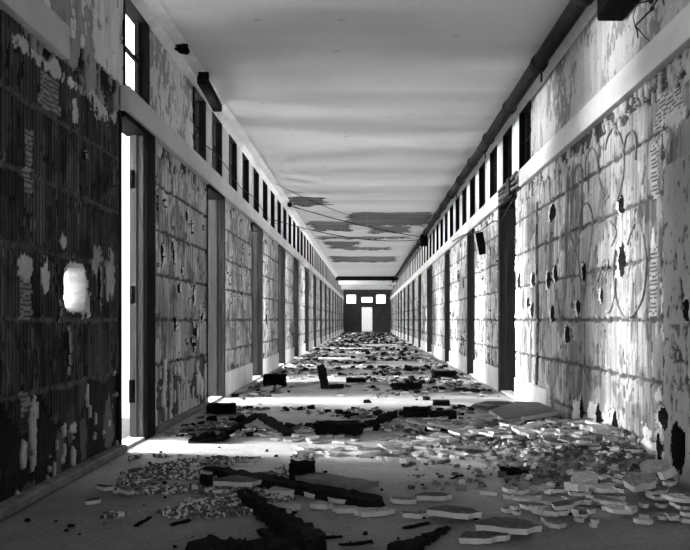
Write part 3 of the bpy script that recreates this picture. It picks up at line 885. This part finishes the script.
def chips(name, pts, m, label, cat, extra=()):
    """uncountable crumbs as one mesh: pts = (x, y, z, size, flat)"""
    V = []; F = []
    r = random.Random(3)
    for (x, y, z, s, fz) in pts:
        b = len(V); a0 = r.uniform(0, 6.28); n_ = 5
        tx, ty = r.uniform(-.25, .25), r.uniform(-.25, .25)
        for lev in (0, 1):
            for k in range(n_):
                a = a0 + 2 * math.pi * k / n_; q = s * .5 * r.uniform(.6, 1.15) * (1 if lev == 0 else .85)
                dx, dy = math.cos(a) * q, math.sin(a) * q
                V.append((x + dx, y + dy, z + (fz * s if lev else 0) + (dx * tx + dy * ty if lev else 0)))
        F.append(tuple(b + n_ + k for k in range(n_)))
        F.append(tuple(b + k for k in range(n_))[::-1])
        for k in range(n_): F.append((b + k, b + (k + 1) % n_, b + n_ + (k + 1) % n_, b + n_ + k))
    me = bpy.data.meshes.new(name); me.from_pydata(V, [], F); me.update()
    if extra:
        mi = np.repeat([r.choice(extra) for _ in pts], 7).astype(np.int32); me.polygons.foreach_set('material_index', mi)
    return tag(link(name, me, m), label, cat, kind='stuff')

def nz(x, y, s=0): return mnoise.noise(Vector((x, y, s)))
P = []
while len(P) < 9000:
    x = rnd.uniform(-1.55, -.35); y = rnd.uniform(3.1, 4.5)
    if nz(x * 2.2, y * 4.5, 3) + .25 * nz(x * 9, y * 9, 1) < .06: continue
    if x < -1.5 + (4.4 - y) * .25: continue
    s = .005 + .02 * rnd.random() ** 2; P.append((x, y, 0 if rnd.random() < .6 else s * .3, s, .6))
chips('plaster_crumbs', P, [M['edge'], M['slab'], M['slab3']], 'pale plaster crumbs strewn over the dark floor at near left', 'crumbs', (0, 0, 1, 1, 2, 2))
P = []
while len(P) < 1500:
    x = rnd.uniform(.2, 1.6); y = rnd.uniform(3.6, 6.2)
    if rnd.random() > .15 + mound(x, y) * 9 or (x > .95 and y > 5.4): continue
    s = rnd.uniform(.012, .06); P.append((x, y, mound(x, y) + rnd.uniform(-.01, .01), s, .3))
chips('rubble_chips', P, [M['edge'], M['slab'], M['slab3']], 'small rubble chips filling the heap along the right wall', 'rubble', (0, 1, 1, 2, 2))
P = []
while len(P) < 3900:
    y = 5.3 + 40 * rnd.random() ** 1.7; x = rnd.uniform(-1.52, 1.52)
    if nz(x * .8, y * 1.3, 9) + .3 * nz(x * 4, y * 3, 4) + (.25 if abs(x) > 1.1 else 0) < .05: continue
    if x > .98 and 5.3 < y < 6.7: continue
    if 7.0 < y < 8.0 and rnd.random() < .93: continue
    s = rnd.uniform(.02, .09) * (1 + y * .03); P.append((x, y, 0, s, .2))
chips('rubble_chips', P, [M['edge'], M['slab'], M['slab3']], 'grey rubble chips covering the corridor floor into the distance', 'rubble', (0, 1, 1, 1, 2))
P = []
while len(P) < 800:
    y = 5.3 + 42 * rnd.random() ** 1.5; x = rnd.uniform(-1.52, 1.52)
    if nz(x * .8, y * 1.3, 9) + .4 * nz(x * 4, y * 3, 4) < .12: continue
    if x > .98 and 5.3 < y < 6.7: continue
    if 7.0 < y < 8.0 and rnd.random() < .95: continue
    s = rnd.uniform(.03, .10) * (1 + y * .03); P.append((x, y, 0, s, .35))
chips('charred_scraps', P, M['black'], 'charred black scraps lying among the far rubble', 'scraps')
P = []
while len(P) < 70:
    x = rnd.uniform(-1.5, 1.1); y = rnd.uniform(2.7, 4.9)
    s = rnd.uniform(.008, .035); P.append((x, y, 0, s, .35))
chips('charred_crumbs', P, M['black'], 'tiny black crumbs dotted over the near floor', 'crumbs')

# the mound itself
A = Acc()
xs = np.linspace(.3, HX - .02, 70); ys = np.linspace(3.3, 6.6, 120)
Zm = np.array([[mound(x, y) for y in ys] for x in xs]); X, Y = np.meshgrid(xs, ys, indexing='ij')
Zm = Zm * (.75 + .5 * fbm(X / .06, Y / .06, 5)) - .012
A.grid(np.stack([X, Y, Zm], -1), .10 + .25 * fbm(X / .05, Y / .05, 6), False)
tag(A.build('rubble_mound', M['floor']), 'low mound of dust and rubble banked against the right wall', 'rubble', kind='stuff')

# ---- single dark things on the floor
def lump(name, px_, py_, wpx, hpx, dep, label, cat, m='black', seed=1, rough=.25, rz=0, boxy=True):
    x, y = fl(px_, py_); wd = wpx * y / 700; ht = hpx * y / 700
    bm = bmesh.new()
    if boxy: bmesh.ops.create_cube(bm, size=1)
    else: bmesh.ops.create_icosphere(bm, subdivisions=3, radius=.58)
    if boxy: bmesh.ops.subdivide_edges(bm, edges=bm.edges[:], cuts=5, use_grid_fill=True)
    for v in bm.verts:
        n3 = mnoise.noise_vector(v.co * 3.1 + Vector((seed * 9, 0, 0))); n4 = mnoise.noise_vector(v.co * 9 + Vector((seed, 4, 0)))
        v.co = v.co + n3 * rough * .35 + n4 * rough * .14
    zmin = min(v.co.z for v in bm.verts); zmax = max(v.co.z for v in bm.verts); k = ht / (zmax - zmin)
    for v in bm.verts: v.co = Vector((v.co.x * wd, v.co.y * dep, (v.co.z - zmin) * k))
    return tag(bm_obj(name, bm, M[m], loc=(x, y + dep * .5, 0), rot=(0, 0, rz)), label, cat)
lump('charred_block', 274, 387, 22, 13, .16, 'black charred block on the floor against the left baseboard', 'block', seed=2)
lump('charred_block', 220, 415, 26, 11, .15, 'black charred block at the left beside the second doorway', 'block', seed=3)
lump('charred_block', 417, 418, 26, 10, .13, 'long black block mid-floor right of centre, left one of a touching pair', 'block', seed=4)
lump('charred_block', 443, 422, 26, 11, .13, 'long black block mid-floor right of centre, right one of a touching pair', 'block', seed=5)
lump('charred_block', 442, 406, 16, 5, .15, 'thin dark block lying on the bright strip left of the right doorway', 'block', seed=6)
lump('charred_block', 407, 391, 28, 8, .14, 'ragged black piece on the floor in the far rubble, centre right', 'block', seed=7, rough=.5)
lump('charred_block', 445, 379, 24, 8, .2, 'black block near the right baseboard in the far rubble', 'block', seed=8)
lump('charred_block', 356, 383, 18, 5, .2, 'small flat black scrap left of centre in the far rubble', 'block', seed=9, rough=.5)
lump('charred_lump', 301, 484, 23, 22, .10, 'upright black charred lump standing beside the long plank', 'lump', seed=10, rough=.5)
lump('charred_rag', 338, 437, 44, 15, .14, 'black crumpled rag heap on the floor at the centre', 'rag', seed=11, rough=.7)
lump('charred_rag', 208, 443, 34, 12, .2, 'black crumpled heap near the left wall beyond the bright streak', 'rag', seed=13, rough=.8)
lump('charred_lump', 205, 489, 11, 14, .05, 'small dark cinder lump standing in the left crumbs', 'lump', m='char', seed=14, rough=.6)
lump('charred_lump', 500, 413, 44, 10, .3, 'dark heap of soaked debris behind the grey board', 'heap', m='slab3', seed=15, rough=.6, boxy=False)
lump('plaster_lump', 445, 430, 13, 9, .06, 'small pale pointed chunk in front of the paired black blocks', 'lump', m='slab2', seed=16, rough=.5, boxy=False)
lump('plaster_lump', 372, 489, 3, 3, .03, 'tiny chip beside the plank end', 'lump', m='slab2', seed=17)

def beam(name, p0, p1, w_, h, label, m='char', seed=0, rough=.02, cat='beam', n=32, taper=1.0, lift0=0, lift1=0):
    """weathered timber from floor point p0 to p1, ragged ends"""
    a = Vector((p0[0], p0[1], lift0)); b = Vector((p1[0], p1[1], lift1)); L = (b - a).length
    t = (b - a).normalized(); s = t.cross(Vector((0, 0, 1))).normalized(); u = s.cross(t)
    bm = bmesh.new(); prev = None
    for i in range(n + 1):
        f = i / n; k = 1 + (taper - 1) * f
        ring = []
        prof = [(-.5, 0), (-.5, .5), (-.5, 1), (0, 1.02), (.5, 1), (.5, .5), (.5, 0), (0, 0)]
        for (q, z) in prof:
            p = a + t * (L * f) + s * (q * w_ * k) + u * (z * h * k)
            o_ = (mnoise.noise_vector(p * 14 + Vector((seed, 0, 0))) + .7 * mnoise.noise_vector(p * 45)) * rough
            if i in (0, n): o_ += t * rough * 3 * mnoise.noise(p * 40 + Vector((seed, 5, 0)))
            q_ = p + o_; q_.z = max(q_.z, 0.0 + min(p.z, .002)); ring.append(bm.verts.new(q_))
        if prev:
            for j in range(8): bm.faces.new((prev[j], prev[(j + 1) % 8], ring[(j + 1) % 8], ring[j]))
        else: bm.faces.new(ring[::-1])
        prev = ring
    bm.faces.new(prev); bmesh.ops.recalc_face_normals(bm, faces=bm.faces[:])
    return tag(bm_obj(name, bm, M[m]), label, cat)
beam('charred_plank', fl(208, 474), fl(378, 508), .10, .045, 'long charred plank lying slantwise across the near floor', seed=1, rough=.012, cat='plank')
beam('broken_board', fl(304, 484), fl(370, 495), .15, .025, 'flat grey board beside the upright black lump', m='board', seed=2, rough=.006, lift0=.03, lift1=.03, cat='board')
beam('charred_beam', fl(241, 499), fl(318, 562), .05, .055, 'thick charred beam slanting down to the bottom edge left of centre', seed=3, rough=.02, cat='beam', taper=1.6)
beam('charred_beam', fl(262, 541), fl(320, 535), .10, .03, 'short charred spur lying across the thick slanting beam', seed=4, rough=.02, taper=.3)
beam('charred_beam', fl(200, 560), fl(300, 556), .14, .06, 'charred timber on the bottom edge left of centre', seed=5, rough=.025)
beam('charred_plank', fl(400, 556), fl(447, 530), .10, .035, 'black wedge standing in for a shadow at the bottom edge right of centre', seed=6, rough=.012, cat='plank', taper=.25)  # dark piece modelled where a shadow lies
beam('charred_post', (fl(322, 389)[0], fl(322, 389)[1]), (fl(322, 389)[0] - .05, fl(322, 389)[1] - .02), .09, .08, 'short charred post leaning upright in the far rubble', seed=7, rough=.01, lift0=0, lift1=.30, cat='post')
beam('charred_plank', fl(324, 389), fl(341, 388), .12, .05, 'short charred plank at the foot of the leaning post', seed=8, rough=.02, cat='plank')
beam('charred_plank', fl(228, 434), fl(258, 422), .05, .03, 'thin charred lath leaning left behind the bright streak', seed=9, rough=.01, cat='plank', lift1=.05)
beam('charred_plank', fl(260, 424), fl(290, 436), .09, .03, 'broad charred lath leaning right behind the bright streak', seed=10, rough=.01, cat='plank', lift0=.06)
beam('charred_plank', fl(356, 432), fl(396, 420), .05, .04, 'splintered black branch right of the crumpled rag', seed=11, rough=.03, cat='plank', lift1=.03)
beam('charred_plank', fl(455, 391), fl(485, 393), .07, .04, 'dark stick beside the right baseboard in the far rubble', seed=12, rough=.015, cat='plank')
beam('tie_stick', fl(500, 474), fl(528, 476), .04, .03, 'bent black scrap of metal before the right heap', m='black', seed=13, rough=.02, cat='scrap')
for (a, b, c, d_, lb) in ((326, 539, 343, 537, 'small black splinter near the bottom edge left of centre'), (341, 546, 373, 543, 'thin black splinter at the bottom edge at centre'), (404, 529, 428, 524, 'thin black splinter in front of the slab row'),
                          (172, 526, 190, 521, 'short black splinter on the bare floor at lower left'), (451, 479, 462, 476, 'tiny black splinter in the bright streak'), (135, 527, 150, 518, 'black splinter at the lower left by the crumbs')):
    beam('splinter', fl(a, b), fl(c, d_), .02, .008, lb, m='black', seed=a, rough=.005, cat='splinter')

# grey board lying at the right wall
bm = bmesh.new()
cs = [(1.05, 6.02), (1.42, 6.62), (1.60, 6.5), (1.60, 5.85), (1.07, 5.42)]
bo = [bm.verts.new((x, y, .075 + .02 * (x - 1))) for x, y in cs]; tp_ = [bm.verts.new((x, y, .105 + .02 * (x - 1))) for x, y in cs]
f = bm.faces.new(tp_); bm.faces.new(bo[::-1])
for i in range(5): bm.faces.new((bo[i], bo[(i + 1) % 5], tp_[(i + 1) % 5], tp_[i])).material_index = 1
bmesh.ops.recalc_face_normals(bm, faces=bm.faces[:])
tag(bm_obj('fallen_panel', bm, [M['board'], M['edge']]), 'large flat grey panel fallen on the rubble against the right wall', 'panel')
# broken tile chunks fallen by the near right wall
for k, (px_, py_, s, kd) in enumerate([(600, 452, .16, 'pale'), (585, 483, .17, 'pale'), (576, 492, .15, 'pale'), (655, 478, .16, 'pale'), (640, 490, .2, 'grey'), (668, 486, .14, 'pale')]):
    x, y = fl(px_, py_, .06); x = min(x, 1.5)
    o = put_shard(x, y, s, 'tile_chunk', 'thick pale clay tile chunk on the heap at the right wall', 'clay tile chunks on the heap', kinds=(kd,), tilt=.35, thick=2.0, lift=.03)
